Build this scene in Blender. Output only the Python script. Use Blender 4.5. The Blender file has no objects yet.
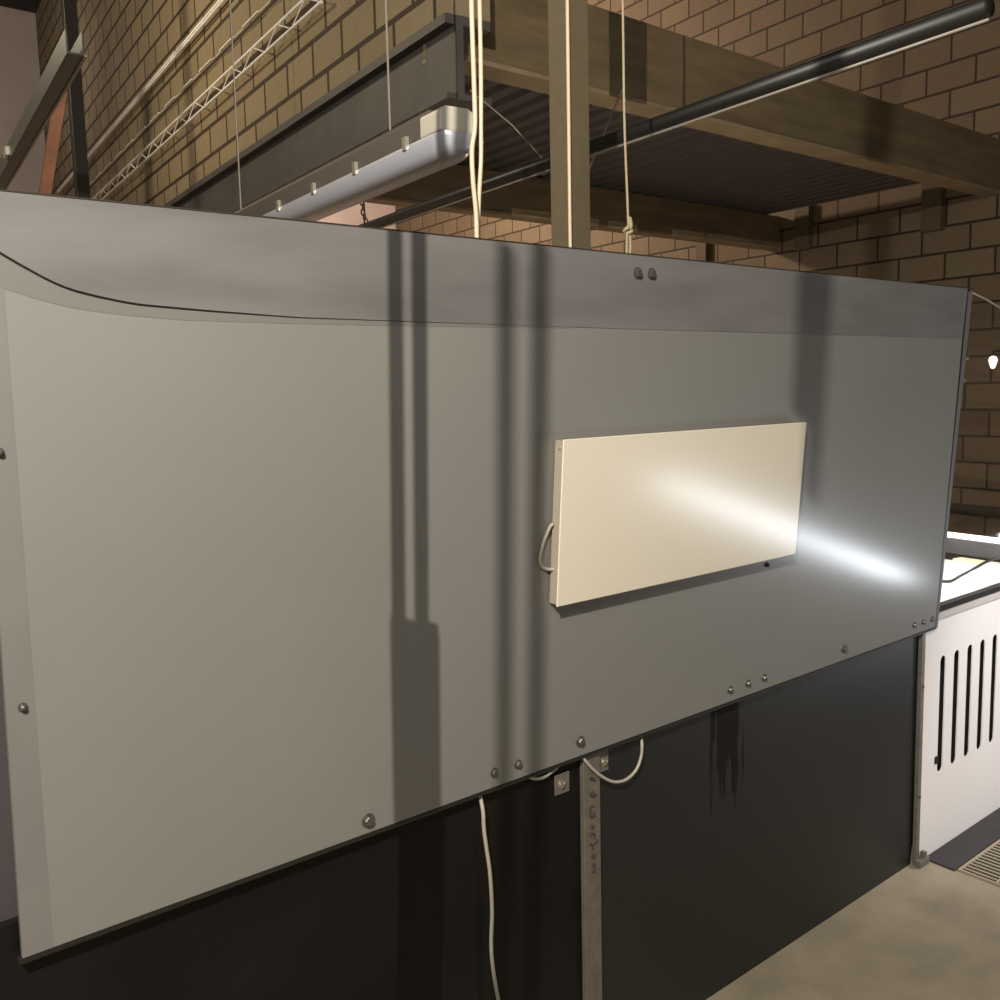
import bpy, bmesh, math, random
from mathutils import Vector, Matrix
random.seed(4)
V = Vector
sc = bpy.context.scene
col = sc.collection

# ------------------------------------------------------------------ camera
EYE = V((0, 0, 1.848))
FPX = 960.87
CR = V((0.76968826, -0.63802714, -0.02239103))
CU = V((0.09241912, 0.07665014, 0.99276556))
CF = V((0.63169509, 0.76618936, -0.11796262))
cd = bpy.data.cameras.new('camera')
cd.sensor_width = 36
cd.lens = 36 * FPX / 1000
cd.clip_start = 0.02
cam = bpy.data.objects.new('camera', cd)
col.objects.link(cam)
M3 = Matrix((CR, CU, -CF)).transposed()
cam.matrix_world = Matrix.Translation(EYE) @ M3.to_4x4()
sc.camera = cam

# ------------------------------------------------------------------ world, lights, exposure
sc.view_settings.view_transform = 'Standard'
sc.view_settings.look = 'None'
sc.view_settings.gamma = 1
sc.view_settings.use_curve_mapping = False
sc.view_settings.exposure = 0.0
w = bpy.data.worlds.new('world')
sc.world = w
w.use_nodes = True
w.node_tree.nodes['Background'].inputs[0].default_value = (1.0, 0.93, 0.82, 1)
w.node_tree.nodes['Background'].inputs[1].default_value = 0.05

KEY = V((-0.9, -0.3, 3.45))

def lamp(name, kind, loc, energy, color, size=0.1, size_y=None, aim=None):
    d = bpy.data.lights.new(name, kind)
    d.energy = energy
    d.color = color
    if kind == 'AREA':
        d.shape = 'RECTANGLE' if size_y else 'SQUARE'
        d.size = size
        if size_y:
            d.size_y = size_y
    else:
        d.shadow_soft_size = size
    o = bpy.data.objects.new(name, d)
    col.objects.link(o)
    o.location = loc
    if aim is not None:
        o.rotation_euler = (V(aim) - V(loc)).to_track_quat('-Z', 'Y').to_euler()
    return o

lamp('work_light', 'POINT', KEY, 700, (1.0, 0.92, 0.78), 0.0035)
lamp('hall_fill', 'AREA', (-0.6, -0.6, 3.9), 52, (1.0, 0.95, 0.88), 1.4, None, (1.2, 1.6, 1.7))
# strip lamp low in front of the cabinet, right of the view
def strip(name, a, b, target, energy, color, width):
    a, b = V(a), V(b)
    mid = (a + b) / 2
    ex = (b - a).normalized()
    ezz = (mid - V(target))
    ezz = (ezz - ex * ezz.dot(ex)).normalized()
    ey = ezz.cross(ex)
    o = lamp(name, 'AREA', mid, energy, color, (b - a).length, width)
    o.matrix_world = Matrix.Translation(mid) @ Matrix((ex, ey, ezz)).transposed().to_4x4()
    return o
strip('strip_lamp', (5.1, 0.75, 0.58), (3.7, 0.0, 1.1), (2.7, 1.62, 1.3), 11, (0.88, 0.93, 1.0), 0.06)
cl_ = lamp('cabinet_lamp', 'SPOT', (5.0, 0.3, 2.2), 170, (1.0, 0.93, 0.92), 0.15, None, (4.25, 1.7, 0.35))
cl_.data.spot_size = math.radians(50)
cl_.data.spot_blend = 0.6
lamp('table_fill', 'AREA', (3.6, 2.3, 1.72), 40, (1.0, 0.97, 0.95), 0.3, None, (4.1, 2.1, 0.98))  # unseen fill behind the hoarding, added to brighten the table
lamp('hall_light', 'POINT', (6.0, 10.5, 5.2), 1000, (1.0, 0.79, 0.63), 0.3)
lamp('far_light', 'POINT', (2.5, 12.0, 5.5), 22, (1.0, 0.88, 0.84), 0.3)
lamp('bay_light', 'POINT', (0.7, 7.0, 4.7), 170, (1.0, 0.84, 0.6), 0.2)
lamp('right_bay_fill', 'POINT', (4.6, 3.5, 1.05), 34, (1.0, 0.82, 0.62), 0.05)  # added fill, hidden by the hoarding, to brighten the right blockwork

# ------------------------------------------------------------------ helpers
def ray(px, py):
    return CF + CR * ((px - 500) / FPX) - CU * ((py - 500) / FPX)

def at(px, py, y=None, x=None, z=None, t=None):
    r = ray(px, py)
    if y is not None: t = y / r.y
    elif x is not None: t = x / r.x
    elif z is not None: t = (z - EYE.z) / r.z
    return EYE + r * t

DW = V((0.121, 0.993, 0)).normalized()      # the building runs at 7 degrees to the hoarding
NW = V((0.993, -0.121, 0)).normalized()

def atw(px, py, off):
    r = ray(px, py)
    return EYE + r * ((off - EYE.dot(NW)) / r.dot(NW))

LEAN = 0.0790558
PN = V((0, -math.cos(LEAN), -math.sin(LEAN)))
PU = V((0, -math.sin(LEAN), math.cos(LEAN)))
P0 = V((0, 1.6, 1.848))

def pp(u, w, d=0.0):                        # point on the leaning hoarding: along, up, out
    return P0 + V((u, 0, 0)) + PU * w + PN * d

def mat(name, color, rough=0.5, metal=0.0, spec=0.5, noise=0.0, nscale=8.0, bump=0.0, emit=None, estr=0.0, stretch=None):
    m = bpy.data.materials.new(name)
    m.use_nodes = True
    nt = m.node_tree
    b = nt.nodes['Principled BSDF']
    b.inputs['Base Color'].default_value = (*color, 1)
    b.inputs['Roughness'].default_value = rough
    b.inputs['Metallic'].default_value = metal
    b.inputs['Specular IOR Level'].default_value = spec
    if noise or bump:
        tc = nt.nodes.new('ShaderNodeTexCoord')
        mp = nt.nodes.new('ShaderNodeMapping')
        if stretch:
            mp.inputs['Scale'].default_value = stretch
        nz = nt.nodes.new('ShaderNodeTexNoise')
        nz.inputs['Scale'].default_value = nscale
        nz.inputs['Detail'].default_value = 5
        nt.links.new(tc.outputs['Object'], mp.inputs[0])
        nt.links.new(mp.outputs[0], nz.inputs['Vector'])
        if noise:
            rp = nt.nodes.new('ShaderNodeValToRGB')
            rp.color_ramp.elements[0].position = 0.3
            rp.color_ramp.elements[1].position = 0.7
            rp.color_ramp.elements[0].color = (*[c * (1 - noise) for c in color], 1)
            rp.color_ramp.elements[1].color = (*[min(1, c * (1 + noise)) for c in color], 1)
            nt.links.new(nz.outputs['Fac'], rp.inputs[0])
            nt.links.new(rp.outputs[0], b.inputs['Base Color'])
        if bump:
            bp = nt.nodes.new('ShaderNodeBump')
            bp.inputs['Strength'].default_value = bump
            bp.inputs['Distance'].default_value = 0.01
            nt.links.new(nz.outputs['Fac'], bp.inputs['Height'])
            nt.links.new(bp.outputs[0], b.inputs['Normal'])
    if emit:
        b.inputs['Emission Color'].default_value = (*emit, 1)
        b.inputs['Emission Strength'].default_value = estr
    return m

def block_mat(name, c1, c2, mortar, bw=0.45, rh=0.225, ms=0.009):
    m = bpy.data.materials.new(name)
    m.use_nodes = True
    nt = m.node_tree
    b = nt.nodes['Principled BSDF']
    b.inputs['Roughness'].default_value = 0.85
    uv = nt.nodes.new('ShaderNodeUVMap')
    br = nt.nodes.new('ShaderNodeTexBrick')
    br.inputs['Scale'].default_value = 1
    br.inputs['Brick Width'].default_value = bw
    br.inputs['Row Height'].default_value = rh
    br.inputs['Mortar Size'].default_value = ms
    br.inputs['Mortar Smooth'].default_value = 0.15
    br.inputs['Color1'].default_value = (*c1, 1)
    br.inputs['Color2'].default_value = (*c2, 1)
    br.inputs['Mortar'].default_value = (*mortar, 1)
    nt.links.new(uv.outputs[0], br.inputs['Vector'])
    nz = nt.nodes.new('ShaderNodeTexNoise')
    nz.inputs['Scale'].default_value = 14
    nz.inputs['Detail'].default_value = 6
    nt.links.new(uv.outputs[0], nz.inputs['Vector'])
    mx = nt.nodes.new('ShaderNodeMix')
    mx.data_type = 'RGBA'
    mx.blend_type = 'MULTIPLY'
    mx.inputs[0].default_value = 0.35
    nt.links.new(br.outputs['Color'], mx.inputs[6])
    nt.links.new(nz.outputs['Color'], mx.inputs[7])
    nt.links.new(mx.outputs[2], b.inputs['Base Color'])
    bp = nt.nodes.new('ShaderNodeBump')
    bp.inputs['Strength'].default_value = 0.6
    bp.inputs['Distance'].default_value = 0.01
    bp.invert = True
    nt.links.new(br.outputs['Fac'], bp.inputs['Height'])
    nt.links.new(bp.outputs[0], b.inputs['Normal'])
    return m

class MB:
    """collects shapes, links them as one mesh object"""
    def __init__(self):
        self.bm = bmesh.new()
    def hexa(self, p):                      # 8 corners: bottom 4 then top 4, same order
        v = [self.bm.verts.new(q) for q in p]
        for f in ((0, 1, 2, 3), (4, 5, 6, 7), (0, 1, 5, 4), (1, 2, 6, 5), (2, 3, 7, 6), (3, 0, 4, 7)):
            self.bm.faces.new([v[i] for i in f])
        return self
    def box(self, a, b):
        x0, y0, z0 = a
        x1, y1, z1 = b
        return self.hexa([(x0, y0, z0), (x1, y0, z0), (x1, y1, z0), (x0, y1, z0), (x0, y0, z1), (x1, y0, z1), (x1, y1, z1), (x0, y1, z1)])
    def fbox(self, o, ex, ey, ez, a, b):    # box in a frame
        P = lambda x, y, z: V(o) + ex * x + ey * y + ez * z
        x0, y0, z0 = a
        x1, y1, z1 = b
        return self.hexa([P(x0, y0, z0), P(x1, y0, z0), P(x1, y1, z0), P(x0, y1, z0), P(x0, y0, z1), P(x1, y0, z1), P(x1, y1, z1), P(x0, y1, z1)])
    def pbox(self, u0, u1, w0, w1, d0, d1): # box on the hoarding plane
        return self.hexa([pp(u0, w0, d0), pp(u1, w0, d0), pp(u1, w0, d1), pp(u0, w0, d1), pp(u0, w1, d0), pp(u1, w1, d0), pp(u1, w1, d1), pp(u0, w1, d1)])
    def tube(self, pts, r, seg=10, closed=False):
        pts = [V(p) for p in pts]
        n = len(pts)
        rings = []
        ref = None
        for i, p in enumerate(pts):
            if closed:
                t = pts[(i + 1) % n] - pts[i - 1]
            else:
                t = pts[min(i + 1, n - 1)] - pts[max(i - 1, 0)]
            t.normalize()
            if ref is None:
                ref = t.orthogonal().normalized()
            a = (ref - t * ref.dot(t)).normalized()
            ref = a
            b = t.cross(a)
            rr = r[i] if isinstance(r, (list, tuple)) else r
            rings.append([self.bm.verts.new(p + (a * math.cos(2 * math.pi * k / seg) + b * math.sin(2 * math.pi * k / seg)) * rr) for k in range(seg)])
        m = n if closed else n - 1
        for i in range(m):
            A, B = rings[i], rings[(i + 1) % n]
            for k in range(seg):
                self.bm.faces.new((A[k], A[(k + 1) % seg], B[(k + 1) % seg], B[k]))
        if not closed:
            self.bm.faces.new(rings[0])
            self.bm.faces.new(rings[-1])
        return self
    def poly(self, pts, ext):               # polygon prism
        a = [self.bm.verts.new(p) for p in pts]
        b = [self.bm.verts.new(V(p) + ext) for p in pts]
        n = len(pts)
        self.bm.faces.new(a)
        self.bm.faces.new(b)
        for i in range(n):
            self.bm.faces.new((a[i], a[(i + 1) % n], b[(i + 1) % n], b[i]))
        return self
    def grid(self, rows, thick=None):
        vs = [[self.bm.verts.new(p) for p in r] for r in rows]
        for i in range(len(vs) - 1):
            for j in range(len(vs[0]) - 1):
                self.bm.faces.new((vs[i][j], vs[i][j + 1], vs[i + 1][j + 1], vs[i + 1][j]))
        return self
    def build(self, name, m, parent=None, smooth=False, bevel=0.0, solid=0.0, uvf=None):
        bmesh.ops.recalc_face_normals(self.bm, faces=self.bm.faces)
        if uvf:
            lay = self.bm.loops.layers.uv.new('UVMap')
            for f in self.bm.faces:
                for l in f.loops:
                    l[lay].uv = uvf(l.vert.co)
        # origin at the middle of the bottom
        co = [v.co for v in self.bm.verts]
        o = V(((min(c.x for c in co) + max(c.x for c in co)) / 2, (min(c.y for c in co) + max(c.y for c in co)) / 2, min(c.z for c in co)))
        if parent is not None:
            o = parent.location.copy()
        for v in self.bm.verts:
            v.co -= o
        me = bpy.data.meshes.new(name)
        self.bm.to_mesh(me)
        self.bm.free()
        me.materials.append(m)
        if smooth:
            for p in me.polygons:
                p.use_smooth = True
        ob = bpy.data.objects.new(name, me)
        col.objects.link(ob)
        if parent is not None:
            ob.parent = parent
        else:
            ob.location = o
        if bevel:
            bv = ob.modifiers.new('bevel', 'BEVEL')
            bv.width = bevel
            bv.segments = 3
            bv.limit_method = 'ANGLE'
        if solid:
            s = ob.modifiers.new('solid', 'SOLIDIFY')
            s.thickness = solid
            s.offset = 0
        return ob

def smooth_path(pts, n=8):                  # Catmull-Rom
    pts = [V(p) for p in pts]
    out = []
    for i in range(len(pts) - 1):
        p0, p1, p2, p3 = pts[max(i - 1, 0)], pts[i], pts[i + 1], pts[min(i + 2, len(pts) - 1)]
        for k in range(n):
            t = k / n
            out.append(0.5 * ((2 * p1) + (p2 - p0) * t + (2 * p0 - 5 * p1 + 4 * p2 - p3) * t * t + (3 * p1 - p0 - 3 * p2 + p3) * t ** 3))
    out.append(pts[-1])
    return out

def tag(o, label, cat, group=None):
    o['label'] = label
    o['category'] = cat
    if group:
        o['group'] = group
    return o

def empty(name, loc, label, cat, group=None):
    o = bpy.data.objects.new(name, None)
    o.empty_display_size = 0.1
    col.objects.link(o)
    o.location = loc
    return tag(o, label, cat, group)

def struct(o):
    o['kind'] = 'structure'
    return o

# ------------------------------------------------------------------ materials
m_sheet = mat('grey_sheet', (0.205, 0.203, 0.192), 0.5, 0, 0.3, 0.03, 2.5)
_b = m_sheet.node_tree.nodes['Principled BSDF']
_b.inputs['Coat Weight'].default_value = 0.85
_b.inputs['Coat Roughness'].default_value = 0.19
m_strip = mat('grey_vinyl', (0.155, 0.149, 0.149), 0.42, 0, 0.35, 0.15, 3.0, stretch=(1, 1, 5))
m_under = mat('grey_under_band', (0.165, 0.160, 0.148), 0.45, 0, 0.45, 0.04, 4.0)
m_strip_side = mat('grey_vinyl_side', (0.178, 0.172, 0.164), 0.45, 0, 0.4, 0.06, 6.0)
m_black_edge = mat('black_edge', (0.012, 0.011, 0.011), 0.5)
m_edge_dull = mat('dull_edge', (0.10, 0.095, 0.085), 0.5)
m_top_edge = mat('brown_edge', (0.035, 0.027, 0.02), 0.7, 0, 0.2)
m_trim = mat('grey_trim', (0.13, 0.13, 0.135), 0.55, 0.0)
m_bolt = mat('bolt_steel', (0.16, 0.155, 0.14), 0.42, 0.7)
m_heater = mat('cream_enamel', (0.74, 0.68, 0.57), 0.21, 0, 0.5)
m_heater_shade = mat('cream_casing_shaded', (0.36, 0.315, 0.25), 0.45)  # shade of the heater's side put into a darker cream than the front
m_cord = mat('white_cord', (0.40, 0.37, 0.31), 0.5)  # white lowered to put in the shade under the hoarding
m_cream = mat('cream_cable', (0.60, 0.50, 0.36), 0.55)
m_board = mat('black_board', (0.007, 0.0065, 0.0065), 0.33, 0, 0.2, 0.35, 3.0)  # colour also lowered for the shade below the hoarding
m_galv = mat('galvanised', (0.17, 0.152, 0.128), 0.55, 0.35, 0.5, 0.18, 25)  # shade under the hoarding put into this darker grey
m_brass = mat('screw_head', (0.60, 0.55, 0.45), 0.3, 0.9)
m_ink = mat('ink_marks', (0.05, 0.042, 0.035), 0.8)
m_pane_edge = mat('pane_edge', (0.42, 0.36, 0.30), 0.4)
m_white = mat('white_enamel', (0.80, 0.76, 0.73), 0.4, 0, 0.4)
m_rim = mat('grey_rim', (0.48, 0.45, 0.43), 0.45)
m_dark = mat('dark_rubber', (0.016, 0.015, 0.015), 0.7, 0, 0.2)
m_void = mat('shade_inside', (0.01, 0.01, 0.01), 0.9)  # near black put in for the shade behind slots and under bars
m_table = mat('white_top', (0.85, 0.84, 0.82), 0.35)
m_yellow = mat('pale_yellow', (0.75, 0.72, 0.45), 0.6)
m_gantry = mat('gantry_grey', (0.09, 0.088, 0.09), 0.5, 0.2)
m_led = mat('lit_strip', (1, 1, 1), 0.4, emit=(1.0, 0.98, 0.97), estr=4.0)
m_blackcab = mat('black_cable', (0.02, 0.02, 0.022), 0.5)
m_plate = mat('dark_plate', (0.03, 0.026, 0.028), 0.5, 0.2, 0.5, 0.15, 12)
m_grate = mat('grate_steel', (0.42, 0.36, 0.26), 0.5, 0.4)
m_timber = mat('brown_timber', (0.17, 0.125, 0.07), 0.75, 0, 0.3, 0.25, 4, 0.2, stretch=(0.4, 3, 3))
m_hanger = mat('hanger_dark', (0.085, 0.062, 0.035), 0.8)
m_timber_lit = mat('lit_underside', (0.26, 0.20, 0.12), 0.75, 0, 0.3, 0.2, 4)  # light on the beam undersides put in as a paler timber
m_deck = mat('deck_sheet', (0.075, 0.073, 0.075), 0.6, 0.2)
m_roof = mat('roof_dark', (0.03, 0.027, 0.024), 0.8)
m_lintel = mat('lintel_steel', (0.085, 0.078, 0.07), 0.6, 0.2, 0.4, 0.15, 5)
m_housing = mat('lamp_housing', (0.075, 0.062, 0.048), 0.6)
m_diffuser = mat('lamp_diffuser', (0.40, 0.41, 0.47), 0.25, 0, 0.5)
m_endcap = mat('lamp_endcap', (0.5, 0.47, 0.40), 0.5)
m_clip = mat('steel_clip', (0.55, 0.5, 0.42), 0.35, 0.8)
m_post = mat('post_brown', (0.125, 0.10, 0.06), 0.6, 0.1, 0.4, 0.06, 30)
m_pipe = mat('black_pipe', (0.012, 0.011, 0.010), 0.45)
m_pipe_line = mat('grey_conduit', (0.28, 0.25, 0.21), 0.5, 0.3)
m_rope = mat('rope', (0.36, 0.30, 0.20), 0.85, bump=0.4, nscale=120)
m_wire = mat('wire_glint', (0.95, 0.92, 0.84), 0.3, 0.0)  # glints of the shiny wire put into a near white colour
m_rust = mat('rusty_chain', (0.33, 0.16, 0.07), 0.8, 0.2, 0.3, 0.4, 40)
m_red = mat('red_timber', (0.165, 0.075, 0.045), 0.75, 0, 0.3, 0.2, 8)
m_darkgreen = mat('dark_channel', (0.07, 0.072, 0.06), 0.5, 0.3)
m_wall_pale = mat('pale_render', (0.50, 0.42, 0.39), 0.85, 0, 0.3, 0.08, 2)
m_floor = mat('floor_concrete', (0.27, 0.23, 0.165), 0.75, 0, 0.3, 0.2, 5)
m_block_r = block_mat('buff_blocks_dim', (0.175, 0.13, 0.078), (0.14, 0.10, 0.06), (0.03, 0.018, 0.010), ms=0.011)  # dim light on the right wall put into darker block colours
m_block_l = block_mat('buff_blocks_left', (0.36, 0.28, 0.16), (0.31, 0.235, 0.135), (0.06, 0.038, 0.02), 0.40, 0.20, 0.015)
m_bulb = mat('reflection_glow', (1, 1, 1), 0.4, emit=(1.0, 0.95, 0.8), estr=2.5)  # glow stands in for a reflection in the clear screen
m_stand = mat('stand_black', (0.03, 0.03, 0.03), 0.5)

# clear plastic: see-through with a mirror-like sheen
m_clear = bpy.data.materials.new('clear_plastic')
m_clear.use_nodes = True
nt = m_clear.node_tree
nt.nodes.remove(nt.nodes['Principled BSDF'])
tr = nt.nodes.new('ShaderNodeBsdfTransparent')
tr.inputs[0].default_value = (0.90, 0.90, 0.90, 1)
gl = nt.nodes.new('ShaderNodeBsdfGlossy')
gl.inputs['Roughness'].default_value = 0.06
fr = nt.nodes.new('ShaderNodeLayerWeight')
fr.inputs['Blend'].default_value = 0.12
mx = nt.nodes.new('ShaderNodeMixShader')
nt.links.new(fr.outputs['Facing'], mx.inputs[0])
nt.links.new(tr.outputs[0], mx.inputs[1])
nt.links.new(gl.outputs[0], mx.inputs[2])
nt.links.new(mx.outputs[0], nt.nodes['Material Output'].inputs[0])

# ------------------------------------------------------------------ the setting
b = MB(); b.box((-7, -5, -0.1), (11, 15.5, 0)); struct(b.build('floor', m_floor))
OR, OL = 7.86, 2.2

def wall_along(name, off, s0, s1, z0, z1, th, m):
    b = MB()
    b.fbox(V((0, 0, 0)), DW, NW, V((0, 0, 1)), (s0, off, z0), (s1, off + th, z1))
    return struct(b.build(name, m, uvf=lambda c: (c.dot(DW) + 0.11, c.z + 0.02)))

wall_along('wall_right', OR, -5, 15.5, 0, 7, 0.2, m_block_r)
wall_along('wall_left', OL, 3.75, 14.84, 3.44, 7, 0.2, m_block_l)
b = MB(); b.box((-7, 14.5, 0), (11, 14.7, 7)); struct(b.build('wall_back', m_wall_pale))
b = MB(); b.box((-7, -5, 7.0), (11, 15, 7.15)); struct(b.build('ceiling', m_roof))

# steel lintel beam under the left block wall (I section)
b = MB()
o0 = V((0, 0, 0)); ez = V((0, 0, 1))
b.fbox(o0, DW, NW, ez, (3.75, OL - 0.03, 3.09), (14.2, OL + 0.20, 3.115))
b.fbox(o0, DW, NW, ez, (3.75, OL - 0.03, 3.40), (14.2, OL + 0.20, 3.44))
b.fbox(o0, DW, NW, ez, (3.75, OL + 0.02, 3.115), (14.2, OL + 0.06, 3.40))
tag(b.build('lintel_beam', m_lintel), 'dark grey steel beam carrying the left blockwork, above the lamp', 'steel beam')

# mezzanine: deck of corrugated sheet between two timber beams
b = MB()
rows0, rows1 = [], []
prof = []
x = 2.96
while x < 8.1:
    prof += [(x, 3.50), (x + 0.06, 3.50), (x + 0.085, 3.525), (x + 0.115, 3.525), (x + 0.14, 3.50)]
    x += 0.16
r0 = [V((px_, 3.75, z_)) for px_, z_ in prof]
r1 = [V((px_ + 0.24, 6.15, z_)) for px_, z_ in prof]
b.grid([r0, r1])
o = b.build('deck_sheet', m_deck, solid=0.004)
tag(o, 'dark corrugated metal deck overhead between the two timber beams', 'deck')

def beam(name, y, x0, x1, z0, z1, th, label):
    e = empty(name, ((x0 + x1) / 2, y, z0), label, 'beam')
    b = MB(); b.box((x0, y, z0 + 0.02), (x1, y + th, z1)); b.build('timber_face', m_timber, e)
    b = MB(); b.box((x0, y - 0.012, z0), (x1, y + th + 0.012, z0 + 0.022)); b.build('underside_lit', m_timber_lit, e)  # thin piece carrying the painted light of the underside
    return e
beam('timber_beam', 5.9, 3.1, 8.66, 3.17, 3.495, 0.12, 'brown timber beam at the back, above the sunlit blockwork and behind the square post')
beam('timber_beam', 3.60, 2.69, 8.34, 3.316, 3.74, 0.14, 'brown timber edge beam running across the upper right corner')

# dark hangers fixed to the right wall
def hanger(px, py0, py1, wpx, label):
    a = atw(px, py0, OR - 0.02); c = atw(px, py1, OR - 0.02)
    s = a.dot(DW)
    hw = wpx / 2 * 0.0105
    b = MB(); b.fbox(o0, DW, NW, ez, (s - hw, OR - 0.07, c.z), (s + hw, OR, a.z))
    
    return tag(b.build('beam_hanger', m_hanger, bevel=0.004), label, 'hanger', 'dark hangers on the right wall')
hanger(805, 205, 250, 17, 'dark hanger on the blockwork just right of the back timber beam')
hanger(935, 180, 231, 18, 'dark hanger on the blockwork under the upper right edge beam')
hanger(704, 240, 262, 15, 'short dark hanger on the blockwork right above the hoarding top')

# ------------------------------------------------------------------ the grey hoarding
U0, U1, W0, W1 = 0.328, 3.469, -0.931, 0.299
hb = empty('sheet_hoarding', pp((U0 + U1) / 2, W0), 'large grey sheet hoarding leaning forward, carrying the cream heater panel', 'hoarding')
UR = lambda w_, o_=0.0: 3.467 + o_ - (w_ + 0.931) * (0.047 - o_ * 0.7) / 1.23
def quad(w0, w1, o0, o1, d0, d1):
    b = MB(); b.poly([pp(UR(w0, o0), w0, d0), pp(UR(w0, o1), w0, d0), pp(UR(w1, o1), w1, d0), pp(UR(w1, o0), w1, d0)], PN * (d1 - d0)); return b
b = MB(); b.poly([pp(U0, W0), pp(UR(W0), W0), pp(UR(W1), W1), pp(U0, W1)], PN * -0.010); b.build('board', m_sheet, hb)
b = MB(); b.pbox(U0 - 0.006, U1 + 0.004, W0 - 0.008, W0 - 0.001, -0.012, 0.0005); b.build('bottom_edge', m_black_edge, hb)
b = MB(); b.pbox(U0, U1 + 0.02, W0 - 0.016, W0 - 0.010, -0.020, -0.008); b.build('bottom_rail', m_edge_dull, hb)
quad(W0 - 0.005, W1 - 0.005, 0.001, 0.009, -0.012, -0.001).build('side_gap_shade', m_black_edge, hb)  # shade of the gap, drawn as a solid black strip
quad(W0 - 0.012, W1 - 0.008, 0.009, 0.036, -0.02, -0.006).build('side_trim', m_trim, hb, bevel=0.002)
# overlay strip: top edge fixed, lower edge curling off the sheet at the left
edge = [(0.20, 0.34, 0.004), (0.30, 0.252, 0.004), (0.344, 0.223, 0.004), (0.360, 0.213, 0.004), (0.399, 0.191, 0.004), (0.441, 0.169, 0.0035), (0.484, 0.158, 0.0035), (0.553, 0.146, 0.0032),
        (0.678, 0.139, 0.003), (0.847, 0.132, 0.0022), (1.184, 0.130, 0.0014), (1.7, 0.1285, 0.0008), (3.469, 0.130, 0.0008)]
under = [(0.20, 0.20), (0.342, 0.167), (0.358, 0.162), (0.420, 0.143), (0.463, 0.134), (0.531, 0.127), (0.629, 0.121), (0.851, 0.120), (1.19, 0.122), (1.75, 0.128)]
def uv_(u):
    for (a, wa), (c, wc) in zip(under, under[1:]):
        if a <= u <= c:
            return wa + (wc - wa) * (u - a) / (c - a)
    return 0.128
def ev(u):
    for (a, wa, da), (c, wc, dc) in zip(edge, edge[1:]):
        if a <= u <= c:
            t = (u - a) / (c - a)
            return wa + (wc - wa) * t, da + (dc - da) * t
us = [0.305 + i * 0.016 for i in range(60)]
us += [us[-1] + (3.424 - us[-1]) * i / 24 for i in range(1, 25)]
def sm(u, k):                               # smoothed edge
    vs = [ev(min(max(u + dx, 0.2), 3.469))[k] for dx in (-0.02, -0.01, 0, 0.01, 0.02)]
    return sum(vs) / 5
rows = []
N = 14
for i in range(N + 1):
    t = i / N
    r = []
    for u in us:
        wl, dl = sm(u, 0), sm(u, 1)
        top = W1 + 0.002
        r.append(pp(u, top + (wl - top) * t, 0.0008 + (dl - 0.0008) * t ** 1.8))
    rows.append(r)
b = MB(); b.grid(rows)
s_ = b.build('top_strip', m_strip, hb, solid=0.0007)
s_['label'] = 'darker grey strip along the top, its lower edge curling off at the left'
b = MB()
n_ = 56
b.tube([r_ - PN * 0.0008 - PU * 0.0006 for r_ in rows[-1][:n_]], [0.0016 - 0.0013 * min(1, i / 44) for i in range(n_)], 6)
b.build('strip_edge', m_black_edge, hb)  # shade on the strip's lower edge, put in as a black line
ul = [0.330 + i * 0.02 for i in range(61)]
b = MB(); b.grid([[pp(u, sum(uv_(u + dx) for dx in (-0.02, 0, 0.02)) / 3, 0.0002) for u in ul], [pp(u, sm(u, 0) + 0.004, 0.0002) for u in ul]])  # flat band below the strip edge, a little darker than the sheet
s_ = b.build('under_band', m_under, hb, solid=0.0006)
s_['label'] = 'lighter grey band just below the curling strip edge at the left'
b = MB(); b.poly([pp(U0, W0), pp(0.376, W0), pp(0.363, 0.17), pp(U0, 0.17)], PN * 0.0004); b.build('side_strip', m_strip_side, hb)
b = MB(); b.poly([pp(U0 - 0.03, W1 + 0.001, 0.002), pp(UR(W1, 0.03), W1 + 0.001, 0.002), pp(UR(W1, 0.03), W1 + 0.0035, 0.002), pp(U0 - 0.03, W1 + 0.0035, 0.002)], PN * -0.013); b.build('top_edge', m_top_edge, hb)
# bolts
def bolt(u, w_, r, kind=0):
    b = MB()
    b.tube([pp(u, w_, 0), pp(u, w_, 0.0025)], r * 1.35, 16)
    b.tube([pp(u, w_, 0.002), pp(u, w_, 0.005), pp(u, w_, 0.008), pp(u, w_, 0.0095)], [r, r, r * 0.8, r * 0.35] if not kind else [r, r, r, r * 0.9], 6 if kind else 12)
    b.build('bolt', m_bolt, hb, smooth=False)
for u, w_ in [(1.739, 0.259), (1.788, 0.260)]:
    bolt(u, w_, 0.0105, 1)
for u, w_ in [(0.342, -0.083), (0.352, -0.494)]:
    bolt(u, w_, 0.0055)
bolt(0.999, -0.902, 0.0115, 1)
for u in (1.341, 1.414, 2.227, 2.313, 2.393, 3.303, 3.369):
    bolt(u, -0.894, 0.0085)
bolt(1.619, -0.891, 0.0105, 1)
bolt(2.836, -0.892, 0.0105, 1)
bolt(3.436, -0.895, 0.0085)
bolt(2.362, -0.540, 0.006)

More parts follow.
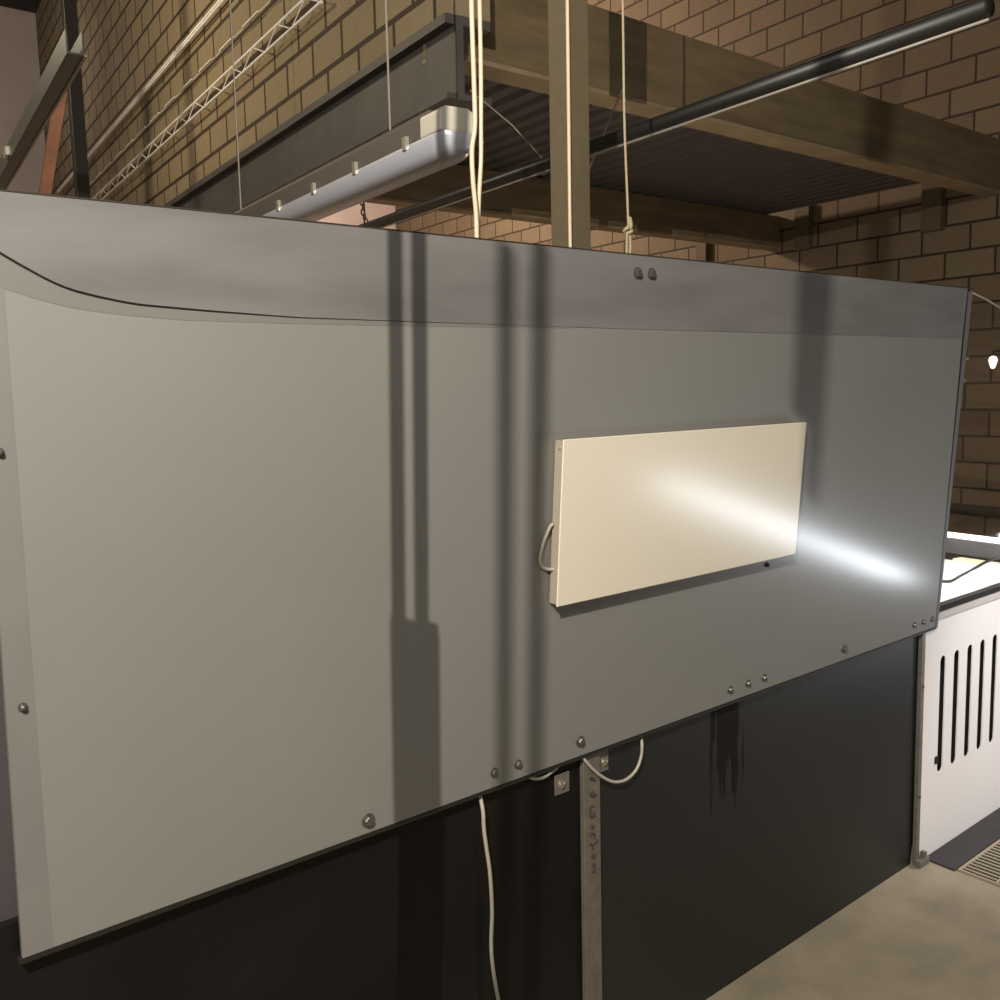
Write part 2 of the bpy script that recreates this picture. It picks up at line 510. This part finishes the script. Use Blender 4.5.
# ------------------------------------------------------------------ heater
ht = empty('panel_heater', pp(1.915, -0.497), 'cream flat rectangular heater panel fixed on the grey hoarding', 'heater')
H0, H1, HB, HT = 1.487, 2.449, -0.512, -0.121
b = MB(); b.pbox(H0 + 0.004, H1 - 0.004, HB + 0.004, HT - 0.004, 0.005, 0.034); b.build('casing', m_heater_shade, ht)
b = MB(); b.pbox(H0, H1, HB, HT, 0.032, 0.036); b.build('front_panel', m_heater, ht, bevel=0.002)
for u in (H0 + 0.2, H1 - 0.23):
    b = MB(); b.pbox(u, u + 0.03, HB + 0.06, HT - 0.06, 0.0, 0.005); b.build('wall_bracket', m_dark, ht)
b = MB(); b.tube([pp(H0 + 0.004, HT - 0.02, 0.020), pp(H0 + 0.001, HT - 0.02, 0.020)], 0.004, 10); b.build('screw', m_heater_shade, ht)
b = MB()
pts = [pp(H0 - 0.002, -0.318, 0.014), pp(H0 - 0.008, -0.326, 0.010), pp(H0 - 0.022, -0.360, 0.006), pp(H0 - 0.031, -0.395, 0.0055), pp(H0 - 0.026, -0.416, 0.006), pp(H0 - 0.010, -0.425, 0.009), pp(H0 + 0.006, -0.427, 0.013)]
b.tube(smooth_path(pts), 0.004, 8); b.build('power_cord', m_cord, ht, smooth=True)

# ------------------------------------------------------------------ lower black boards, post, cables
YB = 1.705
b = MB(); b.box((0.25, YB, 0.0), (1.655, YB + 0.018, 0.97)); b.build('lower_board', m_board)
tag(bpy.context.scene.objects['lower_board'], 'black board below the hoarding, left of the bracketed post', 'board')
m_board2 = mat('black_board_sheen', (0.012, 0.0115, 0.0115), 0.45, 0, 0.5)
nt = m_board2.node_tree
tc = nt.nodes.new('ShaderNodeTexCoord')
mp = nt.nodes.new('ShaderNodeMapping')
mp.inputs['Scale'].default_value = (22, 1, 2.2)
nz = nt.nodes.new('ShaderNodeTexNoise')
nz.inputs['Scale'].default_value = 1.6
nz.inputs['Detail'].default_value = 4
sx = nt.nodes.new('ShaderNodeSeparateXYZ')
nt.links.new(tc.outputs['Object'], mp.inputs[0]); nt.links.new(mp.outputs[0], nz.inputs['Vector']); nt.links.new(tc.outputs['Object'], sx.inputs[0])
def mth(op, a, b_=None, c_=None):           # damp, dried-on smear: a patch of its own shape on the board
    n = nt.nodes.new('ShaderNodeMath'); n.operation = op
    for i, q_ in enumerate((a, b_, c_)):
        if q_ is None: continue
        if isinstance(q_, (int, float)): n.inputs[i].default_value = q_
        else: nt.links.new(q_, n.inputs[i])
    return n.outputs[0]
dx = mth('ABSOLUTE', mth('SUBTRACT', sx.outputs[0], -0.285))
mxk = mth('SUBTRACT', 1.0, mth('DIVIDE', dx, 0.085))
mz = mth('MULTIPLY', mth('SUBTRACT', sx.outputs[2], 0.58), 3.2)
mk = mth('MINIMUM', mxk, mz)
st_ = mth('ADD', mk, mth('MULTIPLY', mth('SUBTRACT', nz.outputs['Fac'], 0.5), 2.2))
fac = nt.nodes.new('ShaderNodeMapRange')
fac.inputs['From Min'].default_value = 0.15; fac.inputs['From Max'].default_value = 0.35
gate = mth('GREATER_THAN', mth('ADD', mk, 0.12), 0.0)
nt.links.new(st_, fac.inputs['Value'])
fo = mth('MULTIPLY', fac.outputs[0], gate)
rr_ = mth('MULTIPLY_ADD', fo, -0.42, 0.5)
nt.links.new(rr_, nt.nodes['Principled BSDF'].inputs['Specular IOR Level'])
b = MB(); b.box((1.69, YB, 0.0), (3.396, YB + 0.018, 0.97)); o = b.build('lower_board', m_board2)
tag(o, 'black board below the hoarding, between the bracketed post and white cabinet', 'board')

ps = empty('support_post', (1.67, 1.69, 0), 'grey metal post with handwritten marks below the hoarding, bracketed to the black boards', 'post')
b = MB(); b.box((1.648, 1.6885, 0), (1.708, 1.704, 0.93)); b.build('upright', m_galv, ps, bevel=0.002)
def plate(x0, x1, z0, z1, sx, sz):
    b = MB(); b.box((x0, 1.699, z0), (x1, 1.7045, z1)); p = b.build('bracket', m_galv, ps, bevel=0.001)
    b = MB()
    b.tube([(sx, 1.699, sz), (sx, 1.6965, sz)], 0.012, 14); b.build('washer', m_brass, ps)
    b = MB()
    b.tube([(sx, 1.697, sz), (sx, 1.692, sz), (sx, 1.690, sz)], [0.0085, 0.008, 0.004], 12)
    q = b.build('screw', m_brass, ps)
plate(1.560, 1.608, 0.824, 0.876, 1.579, 0.850)
plate(1.708, 1.750, 0.840, 0.899, 1.733, 0.866)
def stroke(pts, r=0.0028):
    b = MB()
    b.tube([V((1.648 + 0.060 * x, 1.6875, z)) for x, z in pts], r, 6)
    b.build('ink_mark', m_ink, ps)
stroke([(0.35, 0.845), (0.6, 0.835)], 0.005)
stroke([(0.4, 0.805), (0.45, 0.795), (0.65, 0.797)], 0.006)
stroke([(0.35, 0.735), (0.35, 0.765), (0.6, 0.765)]); stroke([(0.35, 0.737), (0.65, 0.737)]); stroke([(0.58, 0.75), (0.58, 0.74)])
stroke([(0.4, 0.71), (0.55, 0.712)], 0.004)
stroke([(0.38, 0.685), (0.38, 0.693), (0.6, 0.687), (0.6, 0.675)])
stroke([(0.3, 0.668), (0.45, 0.660), (0.8, 0.668)]); stroke([(0.45, 0.66), (0.5, 0.648)])
stroke([(0.5, 0.64), (0.38, 0.632), (0.55, 0.622), (0.6, 0.63)])
stroke([(0.4, 0.605), (0.6, 0.607), (0.55, 0.585), (0.42, 0.587)])

def cable(name, pts, r, m, label, cat='cable', group=None, n=8):
    b = MB(); b.tube(smooth_path(pts, n), r, 8)
    return tag(b.build(name, m, smooth=True), label, cat, group)
Y = lambda px, py, y=1.68: at(px, py, y=y)
cable('looped_cable', [at(572, 752, y=1.70), Y(582, 757, 1.684), Y(588, 764), Y(597, 773), Y(608, 780), Y(617, 782), Y(627, 779), Y(636, 770), Y(641, 757), Y(642, 745), at(641, 735, y=1.70)], 0.0042, m_cord,
      'white cable hanging in a loop in front of the bracketed post')
cable('sagging_cable', [at(517, 770, y=1.700), Y(526, 775.5, 1.69), Y(534, 778.5, 1.688), Y(543, 777.5, 1.688), Y(551, 772, 1.689), Y(558, 766, 1.695), at(563, 757, y=1.700)], 0.0045, m_cord,
      'short white cable end sagging just under the hoarding, left of the bracketed post')
cable('hanging_cable', [at(477, 786, y=1.697), Y(480, 796, 1.693), Y(483, 812), Y(484, 830), Y(487, 852), Y(490, 874), Y(492, 910), at(492, 960, y=1.68), V((1.345, 1.66, 0.30)), V((1.35, 1.60, 0.02)), V((1.40, 1.5, 0.006))], 0.0048, m_cord,
      'white cable hanging straight down in front of the left black board')

# dark purple post beyond the left end
b = MB(); b.box((0.12, 1.728, 0), (0.352, 1.80, 1.95)); o = b.build('end_post', mat('end_post_grey', (0.06, 0.050, 0.056), 0.5), bevel=0.004)
tag(o, 'dark purplish grey post at the left end of the hoarding', 'post')

# ------------------------------------------------------------------ white cabinet with slots
YC = 1.69
cb = empty('slotted_cabinet', (4.3, YC + 0.3, 0), 'white cabinet with tall slots in its front, right of the black board', 'cabinet')
def front(x0, x1, z0, z1, slots, r):
    bm = bmesh.new()
    loops = [[(x0, z0), (x1, z0), (x1, z1), (x0, z1)]]
    for sx, a, c in slots:
        L_ = []
        for k in range(9):
            t = math.pi * k / 8
            L_.append((sx + r * math.cos(t), c - r + r * math.sin(t)))
        for k in range(9):
            t = math.pi + math.pi * k / 8
            L_.append((sx + r * math.cos(t), a + r + r * math.sin(t)))
        loops.append(L_)
    es = []
    for L_ in loops:
        vs = [bm.verts.new((x_, YC, z_)) for x_, z_ in L_]
        es += [bm.edges.new((vs[i], vs[(i + 1) % len(vs)])) for i in range(len(vs))]
    bmesh.ops.triangle_fill(bm, use_beauty=True, use_dissolve=False, edges=es)
    r_ = bmesh.ops.extrude_face_region(bm, geom=bm.faces[:])
    bmesh.ops.translate(bm, vec=(0, 0.004, 0), verts=[v for v in r_['geom'] if isinstance(v, bmesh.types.BMVert)])
    k = MB(); k.bm.free(); k.bm = bm
    return k
slots = [(3.575 + 0.1118 * i, 0.322, 0.785) for i in range(9)]
front(3.423, 5.3, 0.0, 0.935, slots, 0.0215).build('front_panel', m_white, cb)
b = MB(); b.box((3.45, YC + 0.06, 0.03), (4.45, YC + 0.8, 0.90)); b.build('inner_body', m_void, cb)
b = MB(); b.box((3.423, YC - 0.008, 0.935), (5.3, YC + 0.03, 0.962)); b.build('top_rim', m_rim, cb, bevel=0.004)
b = MB(); b.box((3.437, YC + 0.0, 0.962), (5.3, YC + 0.03, 0.984)); b.build('dark_edge', m_dark, cb)
b = MB(); b.box((3.445, YC + 0.030, 0.93), (4.50, 2.55, 0.980)); b.build('table_top', m_table, cb)
b = MB(); b.box((3.532, YC - 0.006, 0.365), (3.552, YC, 0.392)); b.build('latch', m_dark, cb)
# metal corner strip with foot
cs = empty('corner_strip', (3.423, 1.69, 0), 'narrow metal corner strip between black board and white cabinet', 'metal strip')
b = MB(); b.box((3.397, 1.684, 0.0), (3.4205, 1.70, 0.945)); b.build('strip', m_galv, cs, bevel=0.002)
b = MB(); b.box((3.385, 1.660, 0.0), (3.455, 1.684, 0.028)); b.box((3.425, 1.665, 0.0), (3.445, 1.684, 0.05)); b.build('foot_bracket', m_galv, cs, bevel=0.002)
for z in (0.27, 0.70):
    b = MB(); b.tube([(3.409, 1.6845, z), (3.409, 1.680, z)], 0.005, 8); b.build('screw', m_ink, cs)

# gantry beam along the far side of the table
gt = empty('gantry_beam', (4.68, 2.0, 0.985), 'dark grey gantry beam with a white lit strip, behind the white table top', 'gantry beam')
gx = DW
def gbox(m, nme, s0, s1, n0, n1, z0, z1, bev=0.0):
    b = MB(); b.fbox(o0, DW, NW, ez, (s0, n0, z0), (s1, n1, z1)); return b.build(nme, m, gt, bevel=bev)
GO = 4.33
gbox(m_gantry, 'beam_body', 2.0, 3.2, GO, GO + 0.14, 0.985, 1.066, 0.006)
gbox(m_led, 'light_strip', 2.0, 3.2, GO - 0.004, GO + 0.020, 1.067, 1.089)
gbox(m_dark, 'beam_foot', 2.02, 3.18, GO + 0.01, GO + 0.12, 0.0, 0.985)
# pale yellow board, white box and cable on the table
b = MB(); b.fbox(o0, DW, NW, ez, (2.40, 4.20, 0.9805), (2.62, 4.27, 0.990)); tag(b.build('offcut_board', m_yellow, bevel=0.002), 'pale yellow offcut lying on the white table top beside the gantry', 'board')
bx = at(996, 570, z=1.0)
b = MB(); b.fbox(V((bx.x, bx.y, 0.9805)), DW, NW, ez, (-0.10, -0.11, 0), (0.10, 0.11, 0.030)); tag(b.build('white_tray', mat('tray_white', (0.8, 0.8, 0.83), 0.4), bevel=0.008), 'low white box lying on the table top under the black cable', 'box')
c = [at(941, 581, z=0.989), at(951, 581, z=0.989), at(960, 576, z=1.01), at(975, 568, z=1.05), at(986, 562, z=1.07), at(998, 558, z=1.05), at(1015, 553, z=1.0)]
cable('table_cable', c, 0.006, m_blackcab, 'black cable running over the white table top')

# dark pipe along the right wall
pz = 0.70
b = MB(); b.tube([NW * (OR - 0.06) + DW * s + V((0, 0, pz)) for s in (-1, 4, 9)], 0.045, 12)
tag(b.build('wall_pipe', m_dark, smooth=True), 'dark pipe along the right blockwork, seen above the gantry', 'pipe')
# clear screen at the right end
cl = empty('clear_screen', pp(3.9, -0.85), 'clear plastic screen with sloping top at the right end of the hoarding', 'screen')
q = [(3.49, -0.86), (4.45, -0.86), (4.45, 0.10), (3.63, 0.272), (3.49, 0.298)]
b = MB(); b.poly([pp(u, w_, -0.024) for u, w_ in q], PN * -0.004); b.build('pane', m_clear, cl)
b = MB(); b.tube([pp(3.51, 0.292, -0.026), pp(3.63, 0.272, -0.026), pp(4.45, 0.10, -0.026)], 0.003, 6); b.build('pane_edge', m_pane_edge, cl)
for w_ in (-0.02, 0.06):
    b = MB(); b.tube([pp(3.53, w_, -0.024), pp(3.53, w_, -0.018)], 0.006, 8); b.build('screw', m_brass, cl)
# bright reflection in the clear screen, built as an added glowing bulb
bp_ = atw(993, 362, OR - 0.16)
bl = empty('reflection_bulb', bp_, 'small glowing bulb added in place of the bright reflection in the clear screen', 'lamp')
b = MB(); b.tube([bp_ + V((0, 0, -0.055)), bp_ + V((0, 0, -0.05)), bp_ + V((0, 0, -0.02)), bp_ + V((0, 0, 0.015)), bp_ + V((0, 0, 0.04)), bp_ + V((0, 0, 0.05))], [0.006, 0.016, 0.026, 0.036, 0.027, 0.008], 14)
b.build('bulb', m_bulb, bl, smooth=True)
b = MB(); b.tube([bp_ + V((0, 0, 0.045)), bp_ + V((0, 0, 0.09)), bp_ + V((0, 0, 0.09)) + NW * 0.16], 0.008, 8); b.build('bracket', m_dark, bl)  # made-up bracket holding the added bulb

# floor: dark plate and grating
b = MB(); b.poly([(3.47, 1.688, 0.0), (5.6, 1.688, 0.0), (5.6, 1.568, 0.0), (3.463, 1.568, 0.0)], V((0, 0, 0.006))); tag(b.build('floor_plate', m_plate), 'dark metal floor plate along the foot of the white cabinet', 'floor plate')
gr = empty('floor_grating', (4.3, 1.2, 0), 'metal bar grating set in the floor before the white cabinet', 'grating')
b = MB()
b.box((3.475, 1.552, 0.0), (5.5, 1.562, 0.008)); b.box((3.475, 0.9, 0.0), (3.483, 1.552, 0.008))
for y in (1.42, 1.28, 1.14, 1.0):
    b.box((3.483, y, 0.003), (5.5, y + 0.008, 0.0075))
b.build('frame', m_grate, gr)
b = MB()
x = 3.50
while x < 5.5:
    b.box((x, 0.9, 0.003), (x + 0.009, 1.552, 0.007)); x += 0.026
b.build('bars', m_grate, gr)
b = MB(); b.box((3.483, 0.9, 0.0), (5.5, 1.552, 0.0022)); b.build('pit_shade', m_void, gr)  # flat black sheet in place of the shaded depth under the bars

# ------------------------------------------------------------------ behind and above the hoarding
# square post with a cable down its corner
sp = empty('square_post', (1.935, 2.0, 0), 'brown square steel post rising behind the hoarding, a pale cable down its corner', 'post')
b = MB(); b.box((1.874, 1.95, 0), (1.957, 2.022, 3.9)); b.build('column', m_post, sp, bevel=0.002)
b = MB(); b.tube([(1.873, 1.944, 0.02), (1.874, 1.944, 1.5), (1.872, 1.944, 2.3), (1.876, 1.944, 3.9)], 0.005, 8); b.build('cable', m_cream, sp, smooth=True)

yc = 1.74
cable('pale_cable', [at(472, 20, y=yc) + V((0, 0, h)) for h in (4.18, 2.4, 1.2, 0.5, 0.2)] + [at(472, 20, y=yc), at(474, 80, y=yc), at(475, 125, y=yc), at(472, 150, y=yc), at(473, 180, y=yc), at(476, 212, y=yc), at(477, 245, y=yc), at(479, 330, y=yc), at(480, 460, y=yc)], 0.0056, m_cream, 'pale cable hanging behind the hoarding, left one of the close pair', 'cable')
cable('pale_cable', [at(480, 20, y=yc + .01) + V((0, 0, h)) for h in (4.18, 2.4, 1.2, 0.5, 0.2)] + [at(480, 20, y=yc + .01), at(481, 80, y=yc + .01), at(481, 125, y=yc + .01), at(481, 160, y=yc + .01), at(479, 200, y=yc + .01), at(478.5, 245, y=yc + 0.015), at(482, 330, y=yc + .015), at(483, 460, y=yc + .015)], 0.005, m_cream, 'pale cable hanging behind the hoarding, right one of the close pair', 'cable')

# knotted rope
yr = 1.8
rp_ = empty('knotted_rope', at(630, 250, y=yr), 'thin rope with a knot hanging behind the hoarding, right of the square post', 'rope')
b = MB()
b.tube(smooth_path([at(622, 20, y=yr) + V((0, 0, h)) for h in (7.0 - at(621, 20, y=yr).z, 2.4, 1.2, 0.5, 0.2)] + [at(623, 20, y=yr), at(624, 100, y=yr), at(625, 140, y=yr), at(627, 190, y=yr), at(628.5, 228, y=yr)]), 0.0034, 8)
b.tube(smooth_path([at(627, 230, y=yr), at(626.8, 245, y=yr), at(627, 262, y=yr)]), 0.0035, 8)
b.tube(smooth_path([at(629.6, 230, y=yr), at(630.3, 245, y=yr), at(629.6, 262, y=yr)]), 0.0035, 8)
b.build('cord', m_rope, rp_, smooth=True)
b = MB()
k = at(628, 230, y=yr)
b.tube([k + V((0.010 * math.cos(t) , 0.006 * math.sin(2 * t), 0.007 * math.sin(t))) for t in [i * math.pi / 8 for i in range(16)]], 0.0055, 8, True)
b.tube(smooth_path([k + V((0.0, -0.004, 0)), k + V((0.008, -0.004, 0.012)), k + V((0.004, -0.002, 0.034))]), [0.005] * 16 + [0.002], 8)
b.build('knot', m_rope, rp_, smooth=True)

# black pipe crossing the upper middle, with pale conduit under it
def along(px, py, t, s0, s1):
    c_ = at(px, py, t=t)
    return c_ + DW * s0, c_ + DW * s1
a_, c_ = along(525, 171, 4.0, -2.0, 2.6)
pb = empty('overhead_pipe', a_.lerp(c_, 0.5), 'black pipe sloping across behind the square post, above the hoarding', 'pipe')
b = MB(); b.tube([a_, c_], 0.025, 14); b.build('tube', m_pipe, pb, smooth=True)
b = MB(); b.tube([a_ + V((0.0, 0, -0.030)), c_ + V((0.0, 0, -0.030))], 0.004, 8); b.build('conduit', m_pipe_line, pb, smooth=True)
# hanging wires with ring
tw = 3.9
b = MB(); b.tube([at(470, 90, t=tw), at(512, 125, t=tw), at(542, 158, t=tw)], 0.003, 6)
kc = at(544, 168, t=tw)
b.tube([kc + CR * (0.016 * math.cos(t)) + CU * (0.026 * math.sin(t)) for t in [i * math.pi / 8 for i in range(16)]], 0.0032, 6, True)
b.tube([at(541, 155, t=tw), at(545, 162, t=tw)], 0.008, 8)
tag(b.build('suspension_wire', m_pipe_line, smooth=True), 'thin slanting wire ending in a ring on the black pipe, left of the square post', 'wire')
b = MB(); b.tube([at(622, 90, t=3.6), at(602, 138, t=3.6), at(588, 172, t=3.6)], 0.003, 6)
tag(b.build('suspension_wire', m_pipe_line, smooth=True), 'thin slanting wire just right of the square post', 'wire')

# fluorescent batten lamp
TL = 2.25
lc = at(458, 133, t=TL)
fl = empty('batten_lamp', lc + DW * 0.95, 'long unlit lamp with grey diffuser hanging under the steel beam', 'lamp')
LL = 1.95
def prism(prof_, s0, s1):
    pts = [lc + NW * n_ + V((0, 0, z_)) + DW * s0 for n_, z_ in prof_]
    b = MB(); b.poly(pts, DW * (s1 - s0)); return b
prism([(-0.045, 0.0), (0.045, 0.0), (0.045, 0.055), (0.02, 0.075), (-0.02, 0.075), (-0.045, 0.055)], 0.10, LL).build('housing', m_housing, fl, bevel=0.003)
dprof = [(-0.050, 0.0), (-0.052, -0.012), (-0.046, -0.040), (-0.036, -0.052), (-0.02, -0.058), (0.02, -0.058), (0.036, -0.052), (0.046, -0.040), (0.052, -0.012), (0.050, 0.0)]
b = MB()
rows = []
for s_i, k_ in [(-0.012, 0.55), (0.0, 0.75), (0.02, 0.92), (0.05, 1.0), (LL - 0.02, 1.0), (LL, 0.9)]:
    rows.append([lc + NW * (n_ * (0.6 + 0.4 * k_)) + V((0, 0, z_ * k_)) + DW * s_i for n_, z_ in dprof])
b.grid(rows)
b.bm.faces.new([v for v in list(b.bm.verts)[:len(dprof)]])
b.build('diffuser', m_diffuser, fl, smooth=True)
prism([(-0.048, 0.0), (0.048, 0.0), (0.048, 0.05), (0.03, 0.06), (-0.03, 0.06), (-0.048, 0.05)], 0.0, 0.10).build('end_cap', m_endcap, fl, bevel=0.006)
for i in range(6):
    s = 0.16 + i * 0.30
    b = MB(); b.fbox(lc, DW, NW, ez, (s, -0.056, -0.010), (s + 0.018, -0.046, 0.022)); b.build('clip', m_clip, fl)
b = MB()
for s in (0.35, 1.6):
    b.tube([lc + DW * s + V((0, 0, 0.07)), lc + DW * s + V((0, 0, 4.55))], 0.003, 6)
b.build('hanging_wire', m_pipe_line, fl)

# rusty chain
tc_ = 6.72
ch = MB()
for i, (px_, py_) in enumerate([(363.5, 197), (362, 202), (363.5, 207), (363, 212), (364.5, 217), (366, 222), (366, 227)]):
    k = at(px_, py_, t=tc_)
    side = CR if i % 2 else (CR * 0.4 + CF * 0.9)
    ch.tube([k + side * (0.012 * math.cos(t)) + CU * (0.024 * math.sin(t)) for t in [j * math.pi / 6 for j in range(12)]], 0.006, 6, True)
kk = at(362, 190, t=tc_)
ch.tube([at(364, 198, t=tc_), at(362, 180, t=tc_)], 0.004, 6)
tag(ch.build('hanging_chain', m_rust, smooth=True), 'rusty hook chain hanging before the pale back wall, under the lamp', 'chain')
# grey conduit beside the black pipe
a_, c_ = along(405, 212, 6.0, -0.6, 9.0)
b = MB(); b.tube([a_, c_], 0.012, 8); tag(b.build('conduit', m_pipe_line, smooth=True), 'thin grey conduit running just left of the black pipe', 'conduit')
a_, c_ = along(335, 211, 6.0, -0.75, 9.1)
k = a_.lerp(c_, (5.96 - a_.y) / (c_.y - a_.y))
b = MB(); b.tube([a_, c_], 0.012, 8); b.tube([k, V((k.x, k.y, 3.17))], 0.004, 6); tag(b.build('conduit', m_dark, smooth=True), 'thin dark conduit before the pale back wall, left of the chain', 'conduit')

# upper left corner: dark channel, leaning timber, black post, bright wires
a_, c_ = along(15, 152, 6.0, -2.2, 4)
ml = a_.lerp(c_, 0.5)
chn = empty('cable_channel', ml, 'dark greenish metal channel in the upper left corner', 'channel')
dirn = (c_ - a_).normalized()
b = MB(); L_ = (c_ - a_).length
b.fbox(a_, dirn, NW, ez, (0, -0.030, -0.05), (L_, 0.030, -0.042)); b.fbox(a_, dirn, NW, ez, (0, -0.036, -0.05), (L_, -0.029, 0.05)); b.fbox(a_, dirn, NW, ez, (0, 0.029, -0.05), (L_, 0.036, 0.05))
b.build('trough', m_darkgreen, chn)
b = MB(); b.fbox(a_, dirn, NW, ez, (0, 0.034, -0.055), (L_, 0.046, -0.048)); b.build('bright_lip', m_pipe_line, chn)
b = MB(); b.fbox(a_, dirn, NW, ez, (2.15, -0.06, -0.03), (2.28, -0.036, 0.02)); b.build('clamp', m_clip, chn)
td = 7.5
b = MB()
bt, tp = at(42, 215, t=td), at(56, 125, t=td)
d_ = (bt - tp)
bt2, tp2 = tp + d_ * ((tp.z - 0.0) / (tp.z - bt.z)), tp - d_ * 0.9
b.hexa([bt2 - CR * 0.042, bt2 + CR * 0.042, bt2 + CR * 0.042 + DW * 0.08, bt2 - CR * 0.042 + DW * 0.08, tp2 - CR * 0.048, tp2 + CR * 0.048, tp2 + CR * 0.048 + DW * 0.08, tp2 - CR * 0.048 + DW * 0.08])
tag(b.build('leaning_timber', m_red), 'reddish brown timber leaning in the upper left corner, beside the black post', 'timber')
p_ = at(80, 160, t=6.8)
b = MB(); b.box((p_.x - 0.045, p_.y - 0.03, 0), (p_.x + 0.045, p_.y + 0.03, 4.9)); tag(b.build('black_post', m_pipe, bevel=0.004), 'black upright post in the upper left corner, right of the red timber', 'post')

def wire_run(pts_px, off, s0, s1, r, dash=0):
    b = MB()
    for px_, py_ in pts_px:
        c_ = atw(px_, py_, off)
        z = c_.z
        P = lambda s: NW * off + DW * s + V((0, 0, z))
        if not dash:
            b.tube([P(s0), P(s1)], r, 6)
        else:
            s = s0
            while s < s1:
                b.tube([P(s), P(s + dash * 0.6)], r, 6); s += dash
    return b
b = wire_run([(136, 158), (148, 158)], OL - 0.06, 5.0, 13.5, 0.010)
z1 = atw(136, 158, OL - 0.06).z; z2 = atw(148, 158, OL - 0.06).z
s = 5.0
i = 0
while s < 13.5:
    b.tube([NW * (OL - 0.06) + DW * s + V((0, 0, z1 if i % 2 else z2)), NW * (OL - 0.06) + DW * (s + 0.22) + V((0, 0, z2 if i % 2 else z1))], 0.004, 5)
    s += 0.22; i += 1
tag(b.build('wire_tray', m_wire), 'bright wire tray running along the left blockwork', 'wire tray')
b = wire_run([(118, 155)], OL - 0.05, 5.5, 13.0, 0.006, 0.5)
b.tube([NW * (OL - 0.04) + DW * s + V((0, 0, atw(118, 155, OL - 0.05).z)) for s in (5.5, 13.0)], 0.003, 5)
tag(b.build('wire_line', m_wire), 'wire on the left blockwork above the wire tray, its glints built as dashes', 'wire')
b = wire_run([(84, 160), (62, 188)], OL - 0.05, 6, 13.8, 0.010)
tag(b.build('wire_line', m_wire), 'bright conduit on the left blockwork passing behind the black post', 'wire')

# ------------------------------------------------------------------ stands beside the camera that throw the shadow bars
def toward(u, w_, t):
    return KEY.lerp(pp(u, w_, 0), t)
def bar(b, u_top, w_top, u_bot, w_bot, width, t, zlo=None, zhi=None):
    A, B = toward(u_top, w_top, t), toward(u_bot, w_bot, t)
    d = (A - B)
    lo = B + d * ((zlo - B.z) / d.z) if zlo is not None else B
    hi = B + d * ((zhi - B.z) / d.z) if zhi is not None else A
    g = pp(u_top, w_top) - KEY
    r = width * t / 2 * abs(g.y) / math.hypot(g.x, g.y)
    b.tube([lo, hi], r, 12)
t1 = 0.42
st = empty('twin_pole_stand', toward(1.1, -0.9, t1) * 1.0, 'black stand with two thin poles, seen only by its twin shadow left of the heater', 'stand')
st.location.z = 0
for ut, wt, ub, wb, wd in ((1.055, 0.273, 1.072, -0.50, 0.034), (1.111, 0.277, 1.130, -0.50, 0.036)):
    b = MB(); bar(b, ut, wt, ub, wb, wd, t1, None, 3.4); b.build('pole', m_stand, st)
b = MB()
ca, cb_ = toward(1.113, -0.520, t1), toward(1.125, -0.9, t1)
cd_ = ca - cb_
cb_ = cb_ - cd_ * ((cb_.z - 0.02) / cd_.z)
hx = V((0.71, -0.71, 0)) * 0.0175
hy = V((0.71, 0.71, 0)) * 0.010
up_ = V((0, 0, 0.012)); b.hexa([cb_ - hx - hy, cb_ + hx - hy, cb_ + hx + hy, cb_ - hx + hy, ca - hx - hy, ca + hx - hy + up_, ca + hx + hy + up_, ca - hx + hy])
b.build('case', m_stand, st)
c0 = toward(1.125, -0.9, t1)
b = MB(); b.box((c0.x - 0.15, c0.y - 0.12, 0), (c0.x + 0.15, c0.y + 0.15, 0.02)); b.build('base', m_stand, st)
def plain_post(u_t, w_t, u_b, w_b, width, t, label):
    b = MB(); bar(b, u_t, w_t, u_b, w_b, width, t, 0.0, None)
    return tag(b.build('slim_post', m_stand), label, 'post', 'slim posts throwing soft shadow bars')
plain_post(1.333, 0.29, 1.371, -0.885, 0.050, 0.2, 'slim post outside the view, throwing the left bar of the soft double shadow')
plain_post(1.431, 0.30, 1.470, -0.885, 0.056, 0.2, 'slim post outside the view, throwing the right bar of the soft double shadow')
b = MB(); bar(b, 2.488, 0.28, 2.508, -0.112, 0.175, 0.15, None, 7.0); bar(b, 2.540, 0.25, 2.566, -0.36, 0.085, 0.15)
tag(b.build('slim_post', m_stand), 'post outside the view, throwing the broad shadow right of the heater', 'post', 'slim posts throwing soft shadow bars')
